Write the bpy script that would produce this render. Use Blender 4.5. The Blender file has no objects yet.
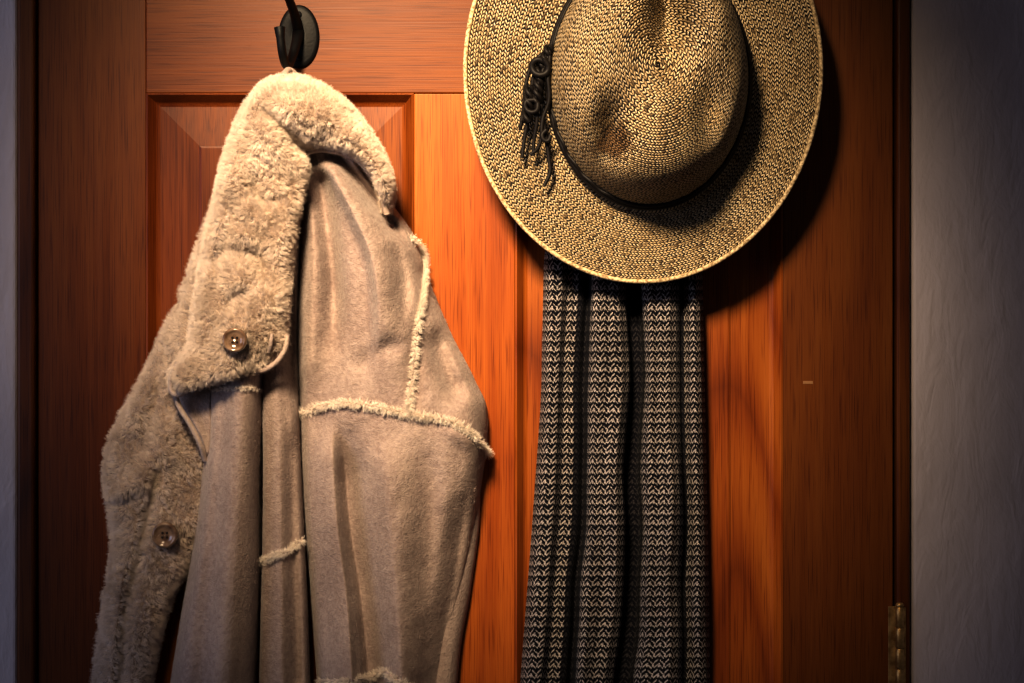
import bpy, math, numpy as np
from mathutils import Vector, kdtree
rng=np.random.default_rng(7)
D=1.9; CZ=1.6
def P(px,py,h):
    s=(D-h)/D
    return ((px-512)/1000*s, -h, CZ+(341.5-py)/1000*s)
def PA(px,py,h):
    s=(D-h)/D
    return np.stack([(px-512)/1000*s, -h, CZ+(341.5-py)/1000*s],-1)
scn=bpy.context.scene
col=scn.collection
def empty(name,loc=(0,0,0)):
    e=bpy.data.objects.new(name,None); e.location=(0,0,0); e.empty_display_size=.05; col.objects.link(e); return e
def link(o,parent=None):
    col.objects.link(o)
    if parent: o.parent=parent
    return o
def mesh(name,v,f,mat,parent=None,smooth=True):
    m=bpy.data.meshes.new(name); m.from_pydata([tuple(map(float,a)) for a in v],[],[tuple(map(int,a)) for a in f]); m.update()
    if smooth: m.polygons.foreach_set('use_smooth',[True]*len(m.polygons))
    if mat: m.materials.append(mat)
    o=bpy.data.objects.new(name,m); return link(o,parent)
def box(name,x0,x1,y0,y1,z0,z1,mat,parent=None,bev=0.0):
    v=[(x,y,z) for x in(x0,x1) for y in(y0,y1) for z in(z0,z1)]
    f=[(0,1,3,2),(4,6,7,5),(0,4,5,1),(2,3,7,6),(0,2,6,4),(1,5,7,3)]
    o=mesh(name,v,f,mat,parent,False)
    if bev>0:
        b=o.modifiers.new('b','BEVEL'); b.width=bev; b.segments=3
    return o
# ---------- node helper
class NT:
    def __init__(s,name):
        s.m=bpy.data.materials.new(name); s.m.use_nodes=True; s.t=s.m.node_tree; s.t.nodes.clear()
        s.out=s.n('ShaderNodeOutputMaterial'); s.b=s.n('ShaderNodeBsdfPrincipled'); s.l(s.b.outputs[0],s.out.inputs[0])
    def n(s,t,**k):
        a=s.t.nodes.new(t)
        for q,w in k.items(): setattr(a,q,w)
        return a
    def l(s,a,b): s.t.links.new(a,b)
    def set(s,i,v):
        if hasattr(v,'links') or hasattr(v,'is_output') : s.l(v,i)
        else: i.default_value=v
    def math(s,op,a,b=0.0,c=0.0):
        n=s.n('ShaderNodeMath',operation=op)
        s.set(n.inputs[0],a); s.set(n.inputs[1],b); s.set(n.inputs[2],c); return n.outputs[0]
    def noise(s,vec,scale,detail=2,rough=.5,dist=0):
        n=s.n('ShaderNodeTexNoise'); s.l(vec,n.inputs['Vector']); n.inputs['Scale'].default_value=scale
        n.inputs['Detail'].default_value=detail; n.inputs['Roughness'].default_value=rough; n.inputs['Distortion'].default_value=dist
        return n.outputs[0]
    def ramp(s,f,stops,interp='LINEAR'):
        n=s.n('ShaderNodeValToRGB'); n.color_ramp.interpolation=interp
        e=n.color_ramp.elements
        e[0].position=stops[0][0]; e[0].color=(*stops[0][1],1); e[1].position=stops[-1][0]; e[1].color=(*stops[-1][1],1)
        for p,c in stops[1:-1]:
            q=e.new(p); q.color=(*c,1)
        s.l(f,n.inputs[0]); return n.outputs[0]
    def mix(s,f,a,b,mode='MIX'):
        n=s.n('ShaderNodeMix',data_type='RGBA',blend_type=mode)
        s.set(n.inputs[0],f); 
        for i,v in((6,a),(7,b)):
            if isinstance(v,tuple): n.inputs[i].default_value=(*v,1)
            else: s.l(v,n.inputs[i])
        return n.outputs[2]
    def bump(s,h,strength,dist,prev=None):
        n=s.n('ShaderNodeBump'); s.l(h,n.inputs['Height']); n.inputs['Strength'].default_value=strength; n.inputs['Distance'].default_value=dist
        if prev: s.l(prev,n.inputs['Normal'])
        return n.outputs[0]
    def obj(s,scale=(1,1,1),loc=(0,0,0)):
        t=s.n('ShaderNodeTexCoord'); m=s.n('ShaderNodeMapping'); s.l(t.outputs['Object'],m.inputs[0])
        m.inputs['Scale'].default_value=scale; m.inputs['Location'].default_value=loc; return m.outputs[0]
    def fin(s,color=None,rough=.5,normal=None,**k):
        if color is not None:
            if isinstance(color,tuple): s.b.inputs['Base Color'].default_value=(*color,1)
            else: s.l(color,s.b.inputs['Base Color'])
        s.set(s.b.inputs['Roughness'],rough)
        if normal: s.l(normal,s.b.inputs['Normal'])
        for q,w in k.items(): s.b.inputs[q.replace('_',' ')].default_value=w
        return s.m
def wood(name,vertical=True,seed=0,tone=1.0,ring=.16):
    m=NT(name)
    S=lambda k:(1,1,k) if vertical else (k,1,1)
    lo=(seed*1.37,seed*.71,seed*.93)
    big=m.noise(m.obj(S(.16),lo),6,3,.5,.5)
    fld=m.noise(m.obj(S(.20),(seed*2.1,seed*.3,seed*.7)),4.0,1.2,.3,.2)
    rings=m.math('PINGPONG',m.math('MULTIPLY',fld,24),1.0)
    rings=m.math('POWER',rings,1.8)
    fine=m.noise(m.obj(S(.010),lo),800,2,.5)
    med=m.noise(m.obj(S(.018),lo),110,3,.6,.05)
    f=m.math('ADD',m.math('MULTIPLY',big,.66),m.math('MULTIPLY',med,.17))
    f=m.math('ADD',f,m.math('MULTIPLY',fine,.17))
    f=m.math('SUBTRACT',f,m.math('MULTIPLY',rings,ring))
    t=tone
    c=m.ramp(f,[(.28,(.13*t,.026*t,.0045*t)),(.42,(.25*t,.062*t,.009*t)),(.54,(.35*t,.106*t,.015*t)),(.70,(.46*t,.165*t,.027*t))])
    po=m.noise(m.obj(S(.02)),900,1,.5)
    pm=m.ramp(po,[(.54,(1,1,1)),(.68,(.62,.52,.45))])
    c=m.mix(1.0,c,pm,'MULTIPLY')
    nb=m.bump(fine,.08,.001)
    nb=m.bump(big,.05,.004,nb)
    return m.fin(c,m.math('ADD',.32,m.math('MULTIPLY',med,.2)),nb,Coat_Weight=.0,Specular_IOR_Level=.34)
def suede(name,c0,c1):
    m=NT(name); v=m.obj()
    a=m.noise(m.obj((1,1,.5)),26,4,.6,.5); b=m.noise(v,700,2,.6); g=m.noise(v,230,3,.7)
    f=m.math('ADD',m.math('MULTIPLY',a,.45),m.math('MULTIPLY',g,.55))
    c=m.ramp(f,[(.38,c0),(.62,c1)])
    nb=m.bump(b,.7,.0015); nb=m.bump(g,.5,.0025,nb)
    return m.fin(c,.92,nb,Sheen_Weight=.28,Sheen_Roughness=.4,Specular_IOR_Level=.08)
M_su=suede('suede_taupe',(.31,.243,.225),(.47,.385,.355))
M_su2=suede('suede_binding',(.44,.355,.32),(.60,.50,.45))
def furmat(name,c0,c1):
    m=NT(name); v=m.obj(); a=m.noise(v,40,3,.6); c=m.ramp(a,[(.35,c0),(.65,c1)])
    return m.fin(c,.8,None,Specular_IOR_Level=.15)
M_fur=furmat('fleece_fibre',(.76,.66,.58),(.93,.835,.755))
M_seam=furmat('seam_fibre',(.86,.78,.70),(.96,.90,.83))
M_furb=furmat('fleece_base',(.31,.245,.205),(.43,.35,.295))
def black(name,c=(.012,.011,.011),r=.45,metal=0.0):
    m=NT(name); v=m.obj(); g=m.noise(v,300,3,.6)
    return m.fin(c,r,m.bump(g,.3,.0006),Metallic=metal,Specular_IOR_Level=.3)
M_iron=black('cast_iron',(.004,.0035,.004),.5,.0)
M_leather=black('black_leather',(.008,.006,.006),.55)
# ---------- room
pm=NT('plaster_paint'); v=pm.obj((1,1,.5)); n1=pm.noise(v,9,4,.55,.5); n2=pm.noise(v,130,4,.6); n3=pm.noise(pm.obj((1,1,.35)),45,3,.6,1.0)
M_wall=pm.fin(pm.ramp(n1,[(.3,(.56,.505,.52)),(.7,(.68,.615,.63))]),.8,pm.bump(n2,.4,.0022,pm.bump(n3,.4,.005,pm.bump(n1,.45,.012))))
fm=NT('floor_boards'); v=fm.obj((1,.08,1)); M_floor=fm.fin(fm.ramp(fm.noise(v,14,4),[(.3,(.10,.05,.02)),(.7,(.22,.12,.06))]),.5)
WL=(18-512)/1000; WR=(911-512)/1000; DT=1.985
wf=-0.004
box('floor',-2.2,2.2,-3.2,.3,-.1,0,M_floor)
def wall(name,x0,x1,z0,z1,parent):
    return box(name,x0,x1,wf,.16,z0,z1,M_wall,parent,.004)
wb=empty('wall_back')
wall('plaster_side_a',-2.2,WL,0,2.6,wb); wall('plaster_side_b',WR,2.2,0,2.6,wb); wall('plaster_header',WL,WR,DT+.03,2.6,wb)
box('baseboard_back',WR+.01,2.2,wf-.015,wf,0,.12,wood('baseboard_wood',False,9,.7))
M_tr=wood('jamb_wood',True,4,.45)
tr=empty('trim_1')
def X(p): return (p-512)/1000
box('jamb_left',X(18.5),X(36),-.007,.14,0,DT+.03,M_tr,tr,.003)
box('jamb_right',X(895.5),X(909),-.007,.14,0,DT+.03,M_tr,tr,.003)
box('jamb_head',X(36),X(895.5),-.007,.14,DT+.004,DT+.03,M_tr,tr,.003)
# ---------- door
door=empty('door_1')
def Z(p): return CZ+(341.5-p)/1000
zb=.01
W=[wood('door_wood_stile_l',True,1,.56,.03),wood('door_wood_stile_m',True,2,1.28,.07),wood('door_wood_stile_r',True,3,.50,.03),
   wood('door_wood_rail',False,5,.72,.05),wood('door_wood_panel_l',True,6,.82,.08),wood('door_wood_panel_r',True,8,1.02,.17)]
box('stile_left',X(38),X(146),0,.04,zb,DT,W[0],door,.0012)
box('stile_right',X(783),X(893),0,.04,zb,DT,W[2],door,.0012)
box('rail_top',X(146),X(783),0,.04,Z(93),DT,W[3],door,.0012)
zl1=.98; zl0=.82; zbt=.24
box('stile_mid',X(414),X(515),0,.04,zl1,Z(93.6),W[1],door,.0012)
box('stile_mid_low',X(414),X(515),0,.04,zbt,zl0,W[1],door,.0012)
box('rail_lock',X(146),X(783),0,.04,zl0,zl1,W[3],door,.0012)
box('rail_bottom',X(146),X(783),0,.04,zb,zbt,W[3],door,.0012)
def panel(name,x0,x1,z0,z1,mat):
    rings=[(0,-.0005),(.002,-.0015),(.005,.003),(.0085,.0085),(.010,.0095),(.0125,.0105),(.013,.0105),(.030,.0097),(.052,.0086),(.0525,.0066),(.0545,.0060),(.08,.0060)]
    v=[];f=[]
    for i,(q,y) in enumerate(rings):
        v+= [(x0+q,y,z0+q),(x1-q,y,z0+q),(x1-q,y,z1-q),(x0+q,y,z1-q)]
        if i:
            for k in range(4):
                a=(i-1)*4+k; b=(i-1)*4+(k+1)%4; f.append((a,b,b+4,a+4))
    k=(len(rings)-1)*4; f.append((k,k+1,k+2,k+3))
    mesh(name,v,f,mat,door,False)
for nm,x0,x1,mt in(('l',X(146),X(414),W[4]),('r',X(515),X(783),W[5])):
    panel('panel_top_'+nm,x0,x1,zl1,Z(93),mt); panel('panel_low_'+nm,x0,x1,zbt,zl0,mt)
box('panel_backing',X(146),X(783),.02,.036,zbt,Z(93),W[4],door)
box('dent_mark',X(803),X(813),-.0003,.001,Z(384),Z(381),NT('scuff').fin((.34,.18,.08),.6),door,.0003)
# ---------- curves helper
def tube(name,pts,r,mat,parent,cyc=False,res=6,radii=None):
    c=bpy.data.curves.new(name,'CURVE'); c.dimensions='3D'; c.bevel_depth=r; c.bevel_resolution=4; c.resolution_u=res; c.use_fill_caps=True
    s=c.splines.new('BEZIER'); s.bezier_points.add(len(pts)-1)
    for i,p in enumerate(pts):
        b=s.bezier_points[i]; b.co=p; b.handle_left_type=b.handle_right_type='AUTO'
        if radii: b.radius=radii[i]
    s.use_cyclic_u=cyc; c.materials.append(mat)
    o=bpy.data.objects.new(name,c); return link(o,parent)
def lathe(name,prof,n,center,mat,parent,sx=1,sz=1):
    v=[];f=[]
    for i,(r,h) in enumerate(prof):
        for k in range(n):
            a=2*math.pi*k/n; v.append((center[0]+sx*r*math.cos(a),center[1]-h,center[2]+sz*r*math.sin(a)))
    for i in range(len(prof)-1):
        for k in range(n):
            a=i*n+k; b=i*n+(k+1)%n; f.append((a,b,b+n,a+n))
    f.append(tuple(range((len(prof)-1)*n,len(prof)*n)))
    return mesh(name,v,f,mat,parent)
# hinge
brass=NT('aged_brass'); v=brass.obj(); M_br=brass.fin(brass.ramp(brass.noise(v,120,3),[(.35,(.35,.20,.07)),(.65,(.75,.52,.22))]),.42,None,Metallic=.8)
hg=empty('door_hinge')
hx=X(898)
for i in range(5):
    z1=Z(606)-i*.0205
    o=lathe('knuckle_%d'%i,[(.0,0),(.0038,0),(.0042,.0006),(.0042,.0194),(.0038,.0200)],20,(0,0,0),M_br,hg)
    o.rotation_euler=(math.radians(90),0,0); o.location=(hx,-.0085,z1)
box('leaf_a',X(888),hx,-.0018,-.0002,Z(606)-.102,Z(606),M_br,hg,.0005)
box('leaf_b',hx,X(904),-.0088,-.0072,Z(606)-.102,Z(606),M_br,hg,.0005)
o=lathe('pin_ball',[(0,0),(.003,.0004),(.0045,.003),(.003,.0055),(.0,.006)],16,(0,0,0),M_br,hg); o.rotation_euler=(math.radians(-90),0,0); o.location=(hx,-.0085,Z(606)-.001)
# ---------- hooks
def hook(name,cx,cy,extra=False):
    e=empty(name)
    c=P(cx,cy,0); 
    lathe('back_plate',[(.0205,0),(.0205,.002),(.0195,.0032),(.017,.0038),(.008,.0048),(.0,.005)],40,c,M_iron,e,1,1.55)
    for dz in(-.0215,.0215):
        lathe('screw',[(.0035,.0035),(.0035,.0048),(.002,.0058),(0,.0059)],14,(c[0],0,c[2]+dz),M_iron,e)
    q=lambda dx,dy,h:(c[0]+dx/1000,-h,c[2]-dy/1000)
    tube('lower_prong',[q(0,-4,.003),q(-1,10,.018),q(-4,28,.034),q(-6,36,.050),q(-8,30,.064),q(-10,12,.070),q(-11,2,.069)],.0042,M_iron,e,radii=[1.5,1.2,1,1,1,1,1.3])
    tube('upper_prong',[q(0,-6,.003),q(-3,-22,.022),q(-8,-36,.045),q(-12,-42,.064),q(-11,-36,.078)],.0038,M_iron,e,radii=[1.5,1.2,1,1.1,1.7])
    return e
hook('coat_hook',299,37)
hook('coat_hook.001',652,30)
# ---------- sheets
def cr(pts,t):
    p=np.array(pts,float); n=len(p)
    p=np.vstack([2*p[0]-p[1],p,2*p[-1]-p[-2]])
    i=np.clip(np.floor(t).astype(int),0,n-2); f=(t-i)[:,None]
    a,b,c,d=p[i],p[i+1],p[i+2],p[i+3]
    return .5*((2*b)+(-a+c)*f+(2*a-5*b+4*c-d)*f**2+(-a+3*b-3*c+d)*f**3)
_tab=rng.random((256,256))
def vn(x,y,seed=0):
    x=x+seed*17.3; y=y+seed*9.1
    ix=np.floor(x).astype(int); iy=np.floor(y).astype(int); fx=x-ix; fy=y-iy
    fx=fx*fx*(3-2*fx); fy=fy*fy*(3-2*fy)
    g=lambda a,b:_tab[a%256,b%256]
    return (g(ix,iy)*(1-fx)+g(ix+1,iy)*fx)*(1-fy)+(g(ix,iy+1)*(1-fx)+g(ix+1,iy+1)*fx)*fy-.5
def fbm(x,y,s,seed=0,o=3):
    r=0;a=1
    for k in range(o): r=r+a*vn(x/s,y/s,seed+k); s/=2; a*=.5
    return r
def pl(px,py,pts):
    best=np.full(px.shape,1e9); sg=np.zeros(px.shape); tt=np.zeros(px.shape); n=len(pts)-1
    for i in range(n):
        ax,ay=pts[i]; bx,by=pts[i+1]; dx,dy=bx-ax,by-ay; L=dx*dx+dy*dy
        t=np.clip(((px-ax)*dx+(py-ay)*dy)/L,0,1); qx=px-(ax+t*dx); qy=py-(ay+t*dy); d=np.hypot(qx,qy)
        m=d<best; best=np.where(m,d,best); sg=np.where(m,np.sign(qx*dy-qy*dx),sg); tt=np.where(m,(i+t)/n,tt)
    return best,sg,tt
def ridge(px,py,pts,amp,w1,w2=None,fade=(.0,.0)):
    w2=w2 or w1; pts=[tuple(q) for q in cr(pts,np.linspace(0,len(pts)-1,(len(pts)-1)*5+1))]
    d,s,t=pl(px,py,pts)
    w=np.where(s>0,w1,w2); e=np.exp(-(d/w)**2)
    f=np.ones_like(t)
    if fade[0]>0: f*=np.clip(t/fade[0],0,1)
    if fade[1]>0: f*=np.clip((1-t)/fade[1],0,1)
    f=f*f*(3-2*f)
    return amp*e*f
def drop(e,r): 
    q=1-np.clip(e/r,0,1); return 1-np.sqrt(np.clip(1-q*q,0,1))
def sheet(name,A,B,hf,mat,parent,nr=220,nc=110,el=(12,.012),er=(12,.012),et=None,eb=None,hmin=.001):
    t=np.linspace(0,len(A)-1,nr); a=cr(A,t); b=cr(B,t)
    s=np.linspace(0,1,nc); u=.5*s+.5*(.5-.5*np.cos(math.pi*s))
    px=a[:,0:1]+(b[:,0:1]-a[:,0:1])*u; py=a[:,1:2]+(b[:,1:2]-a[:,1:2])*u
    w=np.hypot(*(b-a).T)[:,None]; mid=(a+b)/2
    al=np.concatenate([[0],np.cumsum(np.hypot(*np.diff(mid,axis=0).T))])[:,None]
    h=hf(px,py,u*np.ones_like(px),t[:,None]*np.ones_like(px))
    h=h-el[1]*drop(w*u,el[0])-er[1]*drop(w*(1-u),er[0])
    if et: h=h-et[1]*drop(al+0*u,et[0])
    if eb: h=h-eb[1]*drop(al[-1]-al+0*u,eb[0])
    h=np.maximum(h,hmin)
    V=PA(px,py,h); idx=np.arange(nr*nc).reshape(nr,nc)
    F=np.stack([idx[:-1,:-1],idx[:-1,1:],idx[1:,1:],idx[1:,:-1]],-1).reshape(-1,4)
    o=mesh(name,V.reshape(-1,3),F,mat,parent)
    return dict(o=o,V=V,px=px,py=py,h=h)
def hat_h(S,x,y):
    d=(S['px']-x)**2+(S['py']-y)**2; return float(S['h'].reshape(-1)[np.argmin(d)])
def hairs(name,roots,norms,length,mat,parent,clump=.5,nclump=None,rad=.00022,lean=.5,curl=.0012,seed=0,grav=.25,npt=6):
    r=np.random.default_rng(seed); N=len(roots)
    norms=norms/np.maximum(np.linalg.norm(norms,axis=1,keepdims=True),1e-9)
    nclump=nclump or N//30
    ci=r.choice(N,nclump,replace=False); kd=kdtree.KDTree(nclump)
    for i,c in enumerate(ci): kd.insert(roots[c],i)
    kd.balance()
    near=np.array([kd.find(p)[1] for p in roots])
    cc=roots[ci][near]
    cdir=r.normal(size=(nclump,3)); cl=cdir[near]
    sw=np.stack([fbm(roots[:,0]*1000,roots[:,2]*1000,26,90,2),0*roots[:,0],fbm(roots[:,0]*1000,roots[:,2]*1000,26,95,2)],1)*1.6
    L=length*(.65+.6*r.random(N))[:,None]*(0.8+.4*r.random(nclump))[near][:,None]
    d=norms+lean*(cl*.45+sw)+r.normal(size=(N,3))*.28; d[:,2]-=grav
    d/=np.linalg.norm(d,axis=1,keepdims=True)
    dn=(d*norms).sum(1,keepdims=True); d=d+norms*np.clip(.35-dn,0,2)
    tip=roots+d*L; tip=tip+(cc+norms*L*.9-tip)*clump*.6
    ph=r.random(N)*6.28; a1=np.cross(norms,[.3,.2,.9]); a1/=np.maximum(np.linalg.norm(a1,axis=1,keepdims=True),1e-6); a2=np.cross(norms,a1)
    pts=np.zeros((N,npt,3)); fr=5+3*r.random(N)
    for k in range(npt):
        s=k/(npt-1)
        q=roots-norms*.001+(tip-roots)*s
        an=ph+fr*s
        q=q+curl*s*(np.cos(an)[:,None]*a1+np.sin(an)[:,None]*a2)
        pts[:,k]=q
    hc=bpy.data.hair_curves.new(name); hc.add_curves([npt]*N)
    hc.attributes['position'].data.foreach_set('vector',pts.astype(np.float32).reshape(-1)) if 'position' in hc.attributes else hc.points.foreach_set('position',pts.astype(np.float32).reshape(-1))
    ra=hc.attributes.get('radius') or hc.attributes.new('radius','FLOAT','POINT')
    rr=np.tile(rad*np.linspace(1,.45,npt),N).astype(np.float32); ra.data.foreach_set('value',rr)
    hc.materials.append(mat)
    o=bpy.data.objects.new(name,hc); return link(o,parent)
def sheet_hair(name,S,N,length,mat,parent,mask=None,**k):
    V=S['V']; a=V[:-1,:-1];b=V[:-1,1:];c=V[1:,:-1];d=V[1:,1:]
    n=np.cross(b-a,c-a); ar=np.linalg.norm(n,axis=-1)
    sgn=-np.sign(n[...,1].mean()); n=n*sgn
    if mask is not None: ar=ar*mask(S['px'][:-1,:-1],S['py'][:-1,:-1])
    pr=(ar/ar.sum()).reshape(-1); r=np.random.default_rng(k.get('seed',0)+50)
    i=r.choice(len(pr),N,p=pr); u=r.random((N,1)); v=r.random((N,1))
    g=lambda q:q.reshape(-1,3)[i]
    pts=(g(a)*(1-u)+g(b)*u)*(1-v)+(g(c)*(1-u)+g(d)*u)*v
    return hairs(name,pts,g(n),length,mat,parent,**k)
def seam_fuzz(name,S,line,N,rad,length,mat,parent,lift=.002,seed=0,h0=None,core=True):
    t=np.linspace(0,len(line)-1,len(line)*8); p=cr(line,t)
    pts=np.array([P(x,y,(hat_h(S,x,y) if S else h0)+lift) for x,y in p])
    ks=np.ones(7)/7
    yy=np.convolve(np.pad(pts[:,1],3,'edge'),ks,'valid'); pts[:,1]=yy
    if core: tube(name+'_welt',[tuple(q) for q in pts[::4]]+[tuple(pts[-1])],rad,M_su2,parent)
    r=np.random.default_rng(seed)
    s=r.random(N)*(len(pts)-1.001); i=s.astype(int); f=(s-i)[:,None]; c=pts[i]*(1-f)+pts[i+1]*f
    tg=pts[i+1]-pts[i]; tg/=np.linalg.norm(tg,axis=1,keepdims=True)
    d=r.normal(size=(N,3)); d-=tg*(d*tg).sum(1,keepdims=True); d[:,1]=-np.abs(d[:,1])*1.0
    d/=np.linalg.norm(d,axis=1,keepdims=True)
    hairs(name,c+d*rad,d,length,mat,parent,clump=.3,nclump=N//14,rad=.00018,lean=.7,curl=.0007,seed=seed,grav=.2)
coat=empty('shearling_coat')
GA=[(400,430),(398,520),(395,610),(392,700),(388,820)]; GB=[(478,430),(480,515),(471,590),(459,665),(448,820)]
def hG(px,py,u,t): return .020+ridge(px,py,[(450,430),(440,820)],.008,14)+.003*fbm(px,py,60,3)
SG=sheet('rear_skirt',GA,GB,hG,M_su,coat,150,60,(6,.006),(12,.018))
# F: right suede body
FA=[(300,130),(302,180),(299,235),(297,285),(298,335),(299,380),(300,425),(304,510),(311,600),(317,682)]
FB=[(345,130),(386,195),(414,236),(431,285),(452,335),(475,380),(488,420),(478,510),(462,600),(443,700)]
def hF(px,py,u,t):
    h=.042+.030*np.sin(np.pi*np.clip(u,0,1))**.8
    h=h+ridge(px,py,[(306,160),(313,240),(312,320),(309,413)],.009,9,8,(.1,.2))
    h=h-ridge(px,py,[(318,165),(328,225),(334,290),(332,370)],.026,10,10,(.1,.35))
    h=h+ridge(px,py,[(322,158),(350,205),(374,262),(380,330),(370,395)],.022,34,7,(.1,.4))
    h=h-ridge(px,py,[(336,152),(364,188),(392,222),(412,252)],.026,5,10,(.0,.35))
    h=h+ridge(px,py,[(352,150),(382,182),(404,216)],.012,8,7,(.1,.3))
    h=h-ridge(px,py,[(392,236),(404,280),(402,340)],.010,8,12,(.3,.4))
    h=h-ridge(px,py,[(424,262),(425,300),(417,345),(411,408)],.005,9,9,(.1,.1))
    h=h-ridge(px,py,[(432,320),(446,368),(468,408)],.018,10,12,(.3,.3))
    h=h-ridge(px,py,[(352,380),(380,350),(410,345)],.006,9,9,(.3,.4))
    # below the cross seam
    h=h+ridge(px,py,[(330,418),(336,520),(346,600),(352,690)],.014,5,22,(.15,0))
    h=h-ridge(px,py,[(342,414),(350,520),(362,600),(370,690)],.028,18,6,(.22,0))
    h=h+ridge(px,py,[(384,430),(394,540),(406,700)],.012,26,12,(.25,0))
    h=h-ridge(px,py,[(430,430),(428,540),(420,700)],.010,12,18,(.25,0))
    h=h-ridge(px,py,[(468,470),(452,580),(430,700)],.018,9,14,(.3,0))
    h=h+ridge(px,py,[(436,424),(468,440),(488,456)],.006,9,9,(.3,0))
    sm=fbm(px,py*.5,60,1,2)
    return h+.010*sm+.0018*fbm(px+py*.5,py*.9,20,5,2)
SF=sheet('suede_body',FA,FB,hF,M_su,coat,360,190,(9,.030),(22,.045),None,(8,.02))
# B: fleece lining side
BA=[(244,110),(223,175),(203,235),(174,310),(141,380),(112,436),(105,474),(113,540),(105,600),(94,690),(84,820)]
BB=[(290,120),(280,175),(270,235),(250,310),(240,380),(226,440),(214,500),(200,545),(168,605),(150,690),(140,820)]
def hB(px,py,u,t):
    h=.034+.012*np.sin(np.pi*np.clip(u,0,1))
    h=h-ridge(px,py,[(196,262),(170,340),(150,420),(144,480)],.010,7,9,(.2,.2))
    h=h-ridge(px,py,[(160,450),(142,540),(128,600),(118,690)],.016,6,6,(.1,0))
    h=h+ridge(px,py,[(170,400),(150,470),(118,497)],.014,16,14,(.3,0))
    h=h-ridge(px,py,[(108,503),(128,500),(146,486)],.020,5,5,(.0,.4))
    return h+.013*fbm(px,py,34,9,2)+.0012*fbm(px,py,12,12)
SB=sheet('fleece_lining',BA,BB,hB,M_furb,coat,330,130,(16,.032),(12,.026))
# D
DA=[(258,240),(259,320),(262,400),(263,480),(262,560),(260,640),(256,820)]
DB=[(301,240),(298,320),(299,400),(302,480),(305,545),(309,640),(314,820)]
def hD(px,py,u,t):
    h=.058+0*px+ridge(px,py,[(272,300),(276,400),(280,480),(282,820)],.010,9,12)-ridge(px,py,[(288,240),(291,330),(296,420)],.022,5,5,(0,.3))
    h=h-ridge(px,py,[(292,420),(294,520),(299,680)],.010,6,8,(.2,0))
    return h+.005*fbm(px,py*.4,40,21,2)
SD=sheet('suede_fold',DA,DB,hD,M_su,coat,260,60,(5,.01),(10,.040))
# C
CA=[(205,372),(204,430),(199,490),(190,560),(180,620),(169,690),(150,820)]
CB=[(267,366),(264,430),(262,490),(262,560),(260,620),(257,690),(253,820)]
def hC(px,py,u,t):
    h=.068+.020*np.sin(np.pi*np.clip(u,0,1))+ridge(px,py,[(246,380),(240,480),(232,600),(222,820)],.008,14,22)
    h=h-ridge(px,py,[(224,400),(212,560),(200,700)],.008,10,10)
    return h+.006*fbm(px,py*.4,42,31,2)
SC=sheet('suede_front',CA,CB,hC,M_su,coat,260,80,(14,.058),(16,.050))
EA=[(174,384),(179,404),(191,425),(200,442),(205,460)]; EB=[(215,380),(214,404),(214,425),(213,445),(210,462)]
SE=sheet('lapel_edge',EA,EB,lambda px,py,u,t:.066+.002*fbm(px,py,20,41),M_su,coat,80,40,(5,.02),(5,.02),None,(10,.03))
# collar
CO=[(174,392),(172,372),(190,345),(196,300),(205,250),(214,210),(222,172),(232,138),(246,106),(266,84),(290,78),(318,85),(345,104),(366,130),(383,158),(391,188),(388,215)]
CI=[(270,366),(283,350),(286,325),(287,295),(290,262),(294,232),(298,210),(303,190),(306,172),(304,158),(304,151),(312,148),(325,148),(345,152),(364,164),(379,186),(385,212)]
def hC2(px,py,u,t):
    h=.098+.012*np.sin(np.pi*np.clip(u,0,1))-.012*np.clip((t-11)/5,0,1)
    h=h+ridge(px,py,[(265,92),(300,108),(335,122),(362,146)],.010,20,14,(.2,.2))
    h=h-ridge(px,py,[(254,104),(278,120),(302,150)],.018,7,9,(.2,0))
    h=h-ridge(px,py,[(205,262),(235,250),(280,262)],.014,9,9,(.0,.3))
    h=h-ridge(px,py,[(214,300),(222,250),(240,190)],.013,9,9,(.2,.3))
    h=h+ridge(px,py,[(215,330),(240,345),(270,345)],.006,22,22,(.2,.2))
    h=h-ridge(px,py,[(222,318),(236,296),(262,290)],.012,8,8,(.2,.3))
    h=h-ridge(px,py,[(246,170),(262,200),(296,196)],.010,8,8,(.2,.3))
    return h+.015*fbm(px,py,30,51,2)+.0014*fbm(px,py,10,55)
SCo=sheet('fleece_collar',CO,CI,hC2,M_furb,coat,420,130,(12,.055),(12,.035),(10,.022),(8,.02))
# hairs
sheet_hair('fleece_collar_pile',SCo,165000,.0060,M_fur,coat,seed=1,nclump=8500,clump=.36,lean=.8,curl=.0003,rad=.00014,grav=.15)
sheet_hair('fleece_lining_pile',SB,135000,.0060,M_fur,coat,seed=2,nclump=7000,clump=.36,lean=.8,curl=.0003,rad=.00014,grav=.15)
M_nap=furmat('suede_nap',(.39,.312,.288),(.53,.44,.405))
for i,(S,n) in enumerate(((SF,60000),(SC,16000),(SD,11000))):
    sheet_hair('suede_nap_%d'%i,S,n,.0018,M_nap,coat,seed=20+i,clump=.4,nclump=n//14,lean=.9,curl=.0003,rad=.00012,npt=3)
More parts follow.
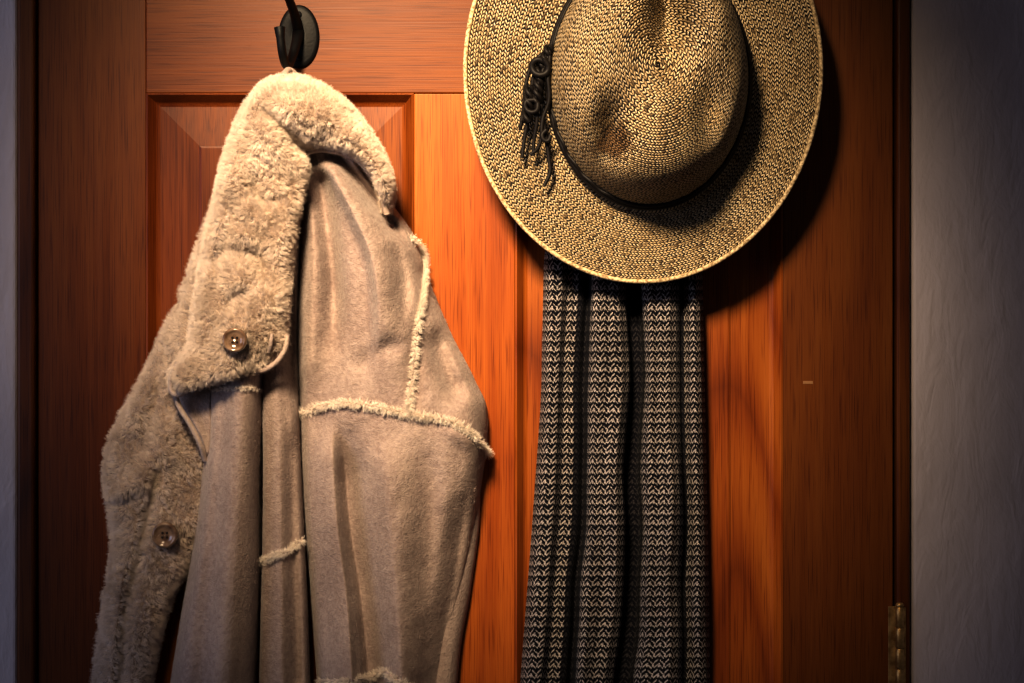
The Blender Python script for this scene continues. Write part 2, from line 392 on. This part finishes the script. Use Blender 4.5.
# seams
seam_fuzz('seam_cross',SF,[(300,414),(322,406),(350,403),(380,408),(410,414),(440,419),(464,428),(478,442),(489,455)],4800,.0014,.0058,M_seam,coat,seed=3)
seam_fuzz('seam_armhole',SF,[(410,238),(422,252),(424,275),(421,305),(416,340),(413,375),(409,410)],3800,.0014,.0060,M_seam,coat,seed=4)
seam_fuzz('seam_fold',SD,[(262,561),(275,556),(290,550),(303,539)],1400,.0014,.0050,M_seam,coat,seed=5)
seam_fuzz('seam_pocket',SC,[(206,391),(225,389),(248,388),(265,392)],900,.0008,.0032,M_seam,coat,seed=6)
seam_fuzz('hem_fuzz',SF,[(318,680),(340,681),(365,678),(385,672),(397,681),(420,690),(440,698)],2600,.0016,.0055,M_seam,coat,seed=7)
tube('binding_lapel',[P(287,335,.090),P(284,351,.094),P(270,367,.094),P(245,373,.092),P(215,380,.090),P(190,388,.088),P(174,394,.084),P(171,380,.084),P(178,362,.084)],.0026,M_su2,coat)
tube('binding_edge',[P(174,390,.080),P(179,406,.076),P(191,426,.074),P(200,444,.070),P(205,460,.058)],.0026,M_su2,coat)
tube('binding_collar',[P(304,154,.075),P(315,150,.078),P(335,151,.078),P(355,158,.078),P(371,174,.076),P(381,194,.074),P(387,214,.068)],.0030,M_su2,coat)
tube('hanger_loop',[P(282,92,.080),P(283,80,.072),P(286,72,.062),P(291,71,.052),P(298,80,.050),P(300,92,.056)],.0032,M_su2,coat)
# buttons
bt=NT('horn_button'); v=bt.obj(); M_bt=bt.fin(bt.ramp(bt.noise(v,90,3),[(.35,(.12,.07,.045)),(.7,(.38,.27,.19))]),.16,None,Coat_Weight=.6)
def button(name,x,y,h,r=.0115):
    c=P(x,y,h)
    lathe(name,[(r,-.002),(r,.0025),(r*.93,.0042),(r*.8,.0044),(r*.7,.003),(r*.55,.0018),(r*.2,.0014),(.0,.0014)],36,c,M_bt,coat)
    for dx,dz in((-1,-1),(1,-1),(1,1),(-1,1)):
        lathe(name+'_hole',[(.0011,.0012),(.0011,.0018),(0,.0019)],10,(c[0]+dx*.0022,c[1],c[2]+dz*.0022),M_leather,coat)
button('button_collar',235,340,hat_h(SCo,235,340)+.005,.0115)
button('button_front',165,535,hat_h(SB,165,535)+.005,.0125)
tube('buttonhole',[P(269,352,hat_h(SCo,268,350)+.005),P(271,343,hat_h(SCo,268,343)+.006),P(272,334,hat_h(SCo,268,334)+.005)],.0018,M_su2,coat)
# ---------- scarf
scarf=empty('knit_scarf')
def scarfmat(name,white):
    sm=NT(name); tc=sm.n('ShaderNodeUVMap'); sx=sm.n('ShaderNodeSeparateXYZ'); sm.l(tc.outputs[0],sx.inputs[0])
    q=.85
    ux=sm.math('MULTIPLY',sm.math('FLOOR',sm.math('DIVIDE',sx.outputs[0],q)),q); uy=sm.math('MULTIPLY',sm.math('FLOOR',sm.math('DIVIDE',sx.outputs[1],q)),q)
    cw=5.1; per=5.1
    tri=sm.math('PINGPONG',ux,cw)
    yy=sm.math('FRACT',sm.math('DIVIDE',sm.math('ADD',uy,sm.math('MULTIPLY',tri,1.0)),per))
    line=sm.math('LESS_THAN',yy,.25)
    colf=sm.math('FRACT',sm.math('DIVIDE',ux,cw))
    cut=sm.math('GREATER_THAN',colf,.2)
    mask=sm.math('MULTIPLY',line,cut)
    tick=sm.math('MULTIPLY',sm.math('LESS_THAN',colf,.2),sm.math('LESS_THAN',sm.math('FRACT',sm.math('DIVIDE',uy,per*2)),.40))
    mask=sm.math('MAXIMUM',mask,tick)
    cb=sm.n('ShaderNodeCombineXYZ'); sm.l(ux,cb.inputs[0]); sm.l(uy,cb.inputs[1])
    wn=sm.n('ShaderNodeTexWhiteNoise',noise_dimensions='2D'); sm.l(cb.outputs[0],wn.inputs['Vector'])
    mask=sm.math('MULTIPLY',mask,sm.math('ADD',.25,sm.math('MULTIPLY',wn.outputs[0],.75)))
    fx=sm.math('SINE',sm.math('MULTIPLY',sx.outputs[0],math.pi/q)); fy=sm.math('SINE',sm.math('MULTIPLY',sx.outputs[1],math.pi/q))
    hh=sm.math('ABSOLUTE',sm.math('MULTIPLY',fx,fy))
    return sm.fin(sm.mix(mask,(.005,.005,.009),white),.9,sm.bump(hh,.6,.001),Sheen_Weight=.02,Specular_IOR_Level=.12)
M_sc=scarfmat('scarf_knit',(.70,.64,.63)); M_sc_shade=scarfmat('scarf_knit_gap_shade',(.06,.055,.06))  # second one is a dark copy with fold shade in its colour
ref_px=np.array([541,544,550,559,564,567,573,580,584,586,590,596,606,618,625,628,631,638,641,644,650,660,672,680,685,688,694,700,705,708.])
ref_h =np.array([.006,.022,.030,.030,.016,.014,.020,.016,.005,.008,.034,.042,.038,.042,.028,.007,.005,.007,.011,.031,.042,.040,.047,.035,.015,.018,.029,.032,.023,.004])
nc=520; nr=300
sd=np.cumsum(np.concatenate([[0],np.hypot(np.diff(ref_px),np.diff(ref_h)*1000)])); sd/=sd[-1]
ss=np.linspace(0,1,nc); sx0=np.interp(ss,sd,ref_px); sh0=np.interp(ss,sd,ref_h)
kk=np.hanning(13); kk/=kk.sum()
sx0=np.convolve(np.pad(sx0,6,'reflect',reflect_type='odd'),kk,'valid'); sh0=np.convolve(np.pad(sh0,6,'edge'),kk,'valid')
un=(sx0-541)/(708-541)
tt=np.linspace(0,1,nr); yy=120+tt*(900-120)
Lx=np.interp(yy,[120,250,400,540,683,900],[566,544,541,531,520,505]); Rx=np.interp(yy,[120,250,400,540,683,900],[692,702,705,708,710,714])
lk=np.hanning(31); lk/=lk.sum()
Lx=np.convolve(np.pad(Lx,15,'edge'),lk,'valid'); Rx=np.convolve(np.pad(Rx,15,'edge'),lk,'valid')
pyS=yy[:,None]+0*un[None]; pxS=Lx[:,None]+(Rx-Lx)[:,None]*un[None]
wob=9.0*fbm(pxS*0.3,pyS,150,70,2)+7.0*fbm(pxS,pyS*.6,60,72,2); pxS=pxS+wob*np.sin(np.pi*np.clip(un,0,1))[None]
hs=sh0[None]*np.interp(yy,[120,200,270,330,900],[.50,.60,.77,1.0,1.1])[:,None]*(1+.55*fbm(pxS*1.2,pyS*.35,60,79,2))+.006*fbm(pxS,pyS*.3,30,77,2)
hs=np.maximum(hs,.001); lim=np.interp(yy,[120,270,300,330],[.040,.046,.060,.070])[:,None]; hs=np.minimum(hs,lim)
V=PA(pxS,pyS,hs); d=np.linalg.norm(np.diff(V,axis=1),axis=-1)*1000
ul=np.concatenate([[0],np.cumsum(d.mean(0))])[None]+np.zeros((nr,1))
idx=np.arange(nr*nc).reshape(nr,nc); F=np.stack([idx[:-1,:-1],idx[:-1,1:],idx[1:,1:],idx[1:,:-1]],-1).reshape(-1,4)
so_=mesh('scarf_cloth',V.reshape(-1,3),F,M_sc,scarf)
uv=so_.data.uv_layers.new(name='UVMap'); UV=np.stack([ul+500,pyS],-1).reshape(-1,2)[F.reshape(-1)]
uv.data.foreach_set('uv',UV.astype(np.float32).reshape(-1))
so_.data.materials.append(M_sc_shade)
# shade between the folds is painted: gap columns get the darkened knit
gap_cols=((sx0>575)&(sx0<588.5))|((sx0>626)&(sx0<642.5))|((sx0>683)&(sx0<687))
mi=np.tile(gap_cols[:-1].astype(np.int32),nr-1); so_.data.polygons.foreach_set('material_index',mi)
# ---------- hat
hat=empty('straw_fedora_hat')
hm=NT('woven_straw'); tc=hm.n('ShaderNodeUVMap'); sx=hm.n('ShaderNodeSeparateXYZ'); hm.l(tc.outputs[0],sx.inputs[0])
w=2.5;L=3.9
vv=hm.math('DIVIDE',sx.outputs[1],w); row=hm.math('FLOOR',vv); fv=hm.math('FRACT',vv); rr=hm.math('MULTIPLY',row,w)
rad=hm.math('ADD',hm.math('ADD',hm.math('MINIMUM',rr,80),hm.math('MULTIPLY',hm.math('MAXIMUM',hm.math('MINIMUM',hm.math('SUBTRACT',rr,80),95),0),.3)),hm.math('MAXIMUM',hm.math('SUBTRACT',rr,175),0))
alt=hm.math('SUBTRACT',hm.math('MULTIPLY',hm.math('MODULO',row,2),2),1)
s_=hm.math('ADD',hm.math('DIVIDE',hm.math('MULTIPLY',sx.outputs[0],rad),L),hm.math('MULTIPLY',hm.math('MULTIPLY',alt,hm.math('SUBTRACT',fv,.5)),.6))
cbr=hm.n('ShaderNodeCombineXYZ'); hm.l(row,cbr.inputs[0])
wr=hm.n('ShaderNodeTexWhiteNoise',noise_dimensions='2D'); hm.l(cbr.outputs[0],wr.inputs['Vector'])
s_=hm.math('ADD',s_,hm.math('ADD',hm.math('MULTIPLY',row,.5),hm.math('MULTIPLY',wr.outputs[0],.4)))
cell=hm.math('FLOOR',s_); fs=hm.math('FRACT',s_)
cb=hm.n('ShaderNodeCombineXYZ'); hm.l(cell,cb.inputs[0]); hm.l(row,cb.inputs[1])
wn=hm.n('ShaderNodeTexWhiteNoise',noise_dimensions='2D'); hm.l(cb.outputs[0],wn.inputs['Vector'])
c=hm.ramp(wn.outputs[0],[(0,(.14,.10,.06)),(.10,(.44,.34,.20)),(.3,(.69,.55,.34)),(.7,(.83,.69,.46)),(1,(.95,.83,.60))])
dw=hm.math('ADD',.17,hm.math('MULTIPLY',wn.outputs[0],.42))
dk=hm.math('LESS_THAN',fs,dw)
c=hm.mix(dk,c,(.012,.009,.008))
hh=hm.math('MULTIPLY',hm.math('SINE',hm.math('MULTIPLY',fv,math.pi)),hm.math('POWER',hm.math('SINE',hm.math('MULTIPLY',fs,math.pi)),.5))
gap=hm.ramp(hm.math('SINE',hm.math('MULTIPLY',fv,math.pi)),[(.20,(.16,.11,.07)),(.50,(1,1,1))])
c=hm.mix(1.0,c,gap,'MULTIPLY')
ob=hm.obj()
big=hm.ramp(hm.noise(ob,30,3),[(.3,(.85,.82,.78)),(.7,(1.0,1.0,1.0))]); c=hm.mix(1.0,c,big,'MULTIPLY')
# worn dark stain on the front pinch
sxyz=hm.n('ShaderNodeSeparateXYZ'); hm.l(ob,sxyz.inputs[0]); sp=P(613,142,.130)
dx=hm.math('SUBTRACT',sxyz.outputs[0],sp[0]); dz=hm.math('SUBTRACT',sxyz.outputs[2],sp[2])
dist=hm.math('SQRT',hm.math('ADD',hm.math('MULTIPLY',dx,dx),hm.math('MULTIPLY',dz,dz)))
ds=hm.math('ADD',dist,hm.math('MULTIPLY',hm.noise(ob,70,3),.03))
c=hm.mix(hm.ramp(ds,[(.027,(.0,.0,.0)),(.037,(1,1,1))]),hm.mix(1.0,c,(.26,.20,.16),'MULTIPLY'),c)
M_hat=hm.fin(c,.65,hm.bump(hh,.8,.0014),Specular_IOR_Level=.3)
hb=.058; s0=(D-hb)/D
hc0=(X(648)*s0,CZ+(341.5-82)/1000*s0)
prof=[(0,0,.094),(25,.24,.096),(50,.46,.098),(70,.62,.097),(88,.74,.091),(106,.83,.079),(124,.90,.060),(145,.95,.036),(165,.985,.013),(173,1.0,.004),(178,1.03,.0)]
pa=np.array(prof)
def hat_pt(a,th):
    c_,s_=np.cos(th),np.sin(th)
    rho=np.interp(a,pa[:,0],pa[:,1]); h=np.interp(a,pa[:,0],pa[:,2])
    q=np.clip((a-178)/80,0,1)
    rx=100*rho*(a<=178)+(a>178)*(103+(177-103)*q); ry=126*rho*(a<=178)+(a>178)*(129.8+(210-129.8)*q)
    topf=np.clip((170-a)/120,0,1)
    rx=rx*(1-.10*topf*np.clip(-s_,0,1)**1.2)
    X_=rx*c_-6*q+3*topf; Y_=ry*s_+10*q+4*topf
    g=lambda x0,y0,wx,wy:np.exp(-((X_-x0)/wx)**2-((Y_-y0)/wy)**2)
    cr_=np.clip((160-a)/30,0,1)
    h=h-.062*g(16,70,18,56)*cr_+.020*g(58,52,20,50)*cr_+.015*g(-28,52,22,50)*cr_-.028*g(-40,-56,17,28)*cr_-.026*g(54,-40,16,34)*cr_+.010*g(6,-36,20,40)*cr_
    h=h+q*(.006*np.cos(2*th)+.003*np.sin(3*th+.7))+.006*q**2
    return X_/1000*s0,Y_/1000*s0,h
na=300;nt=360
aa=np.linspace(0,258,na); 
hsm=np.interp(aa,pa[:,0],pa[:,2]); 
k=np.ones(17)/17
hs2=np.convolve(np.pad(hsm,8,'edge'),k,'valid'); rs=np.interp(aa,pa[:,0],pa[:,1]); rs2=np.convolve(np.pad(rs,8,'reflect',reflect_type='odd'),k,'valid')
pa=np.stack([aa,rs2,hs2],1)
th=np.linspace(math.pi/2,math.pi/2+2*math.pi,nt)
AA,TH=np.meshgrid(aa,th,indexing='ij')
x_,y_,h_=hat_pt(AA,TH)
V=np.stack([hc0[0]+x_,-(hb+h_),hc0[1]+y_],-1)
idx=np.arange(na*nt).reshape(na,nt); F=np.stack([idx[:-1,:-1],idx[1:,:-1],idx[1:,1:],idx[:-1,1:]],-1).reshape(-1,4)
ho=mesh('hat_body',V.reshape(-1,3),F,M_hat,hat)
uv=ho.data.uv_layers.new(name='UVMap'); UV=np.stack([TH,AA],-1).reshape(-1,2)[F.reshape(-1)]; uv.data.foreach_set('uv',UV.astype(np.float32).reshape(-1))
so=ho.modifiers.new('s','SOLIDIFY'); so.thickness=.002; so.offset=-1 
def hp(a,thd,lift=0):
    x,y,h=hat_pt(np.array([float(a)]),np.array([math.radians(thd)])); return (hc0[0]+x[0],-(hb+h[0]+lift),hc0[1]+y[0])
em=NT('straw_binding'); M_eb=em.fin(em.ramp(em.noise(em.obj(),400,2),[(.35,(.26,.18,.09)),(.65,(.85,.69,.44))]),.7)
tube('brim_binding',[hp(257.5,t) for t in range(0,360,8)],.0022,M_eb,hat,True)
tube('band_cord',[hp(171,t,.0035) for t in range(0,360,10)],.0032,M_leather,hat,True)
tube('band_cord_twist',[hp(168+1.5*math.sin(t*.5),t,.0050) for t in range(0,360,6)],.0018,M_leather,hat,True)
def cord(name,pts,r=.0019):
    tube(name,[P(x,y,hb+h) for x,y,h in pts],r,M_leather,hat)
cord('tassel_a',[(552,48,.022),(545,60,.02),(543,80,.018),(541,105,.017),(545,130,.016),(549,160,.014),(550,172,.014),(544,186,.014)])
cord('tassel_b',[(550,50,.020),(538,64,.02),(532,85,.018),(530,110,.017),(525,135,.015),(522,158,.014)])
cord('tassel_c',[(550,52,.022),(543,70,.024),(536,95,.022),(537,120,.02),(534,140,.017),(533,156,.016)])
cord('tassel_d',[(548,50,.018),(534,62,.018),(526,84,.017),(524,105,.017),(521,125,.017),(520,130,.016)])
cord('tassel_e',[(550,56,.024),(548,76,.024),(549,100,.022),(543,118,.02),(538,148,.018),(530,155,.016)])
for k,(x0,y0,x1,y1) in enumerate([(550,46,538,74),(540,72,536,104),(530,86,527,122)]):
    for ph in(0,2.1,4.2):
        pts=[]
        for i in range(13):
            s=i/12; an=s*9+ph
            pts.append((x0+(x1-x0)*s+3.6*math.sin(an),y0+(y1-y0)*s,.021+.0035*math.cos(an)))
        cord('braid_%d'%k,pts,.0022)
cord('knot',[(546,62,.027),(536,60,.027),(532,68,.025),(540,75,.027),(548,70,.027),(544,58,.029)],.0030)
cord('knot_low',[(534,100,.024),(526,102,.024),(527,110,.024),(536,111,.026),(538,103,.026)],.0024)
cord('knot_end',[(546,130,.020),(542,136,.021),(547,141,.021),(551,135,.021)],.0022)
# ---------- camera, lights
cam=bpy.data.cameras.new('camera'); cam.lens=36*D/1.024; cam.sensor_width=36; co=bpy.data.objects.new('camera',cam); col.objects.link(co)
co.location=(0,-D,CZ); co.rotation_euler=(math.radians(90),0,0); scn.camera=co
def aim(o,t): o.rotation_euler=(Vector(t)-o.location).to_track_quat('-Z','Y').to_euler()
l=bpy.data.lights.new('key_lamp','SPOT'); l.energy=262; l.color=(1,.76,.49); l.spot_size=math.radians(33.5); l.spot_blend=1.0; l.shadow_soft_size=.15
o=bpy.data.objects.new('key_lamp',l); col.objects.link(o); o.location=(-.32,-1.28,2.48); aim(o,(-.04,0,1.70))
l=bpy.data.lights.new('cool_fill_left','AREA'); l.energy=4.6; l.color=(.68,.73,1); l.size=.7  # added cool fill from an unseen source, lifts the left wall
o=bpy.data.objects.new('cool_fill_left',l); col.objects.link(o); o.location=(-1.4,-1.0,1.7); aim(o,(-.4,0,1.6))
w=bpy.data.worlds.new('world'); scn.world=w; w.use_nodes=True; w.node_tree.nodes['Background'].inputs[0].default_value=(.76,.64,.70,1); w.node_tree.nodes['Background'].inputs[1].default_value=.055
scn.view_settings.view_transform='Standard'
scn.view_settings.gamma=.76
scn.view_settings.exposure=.18
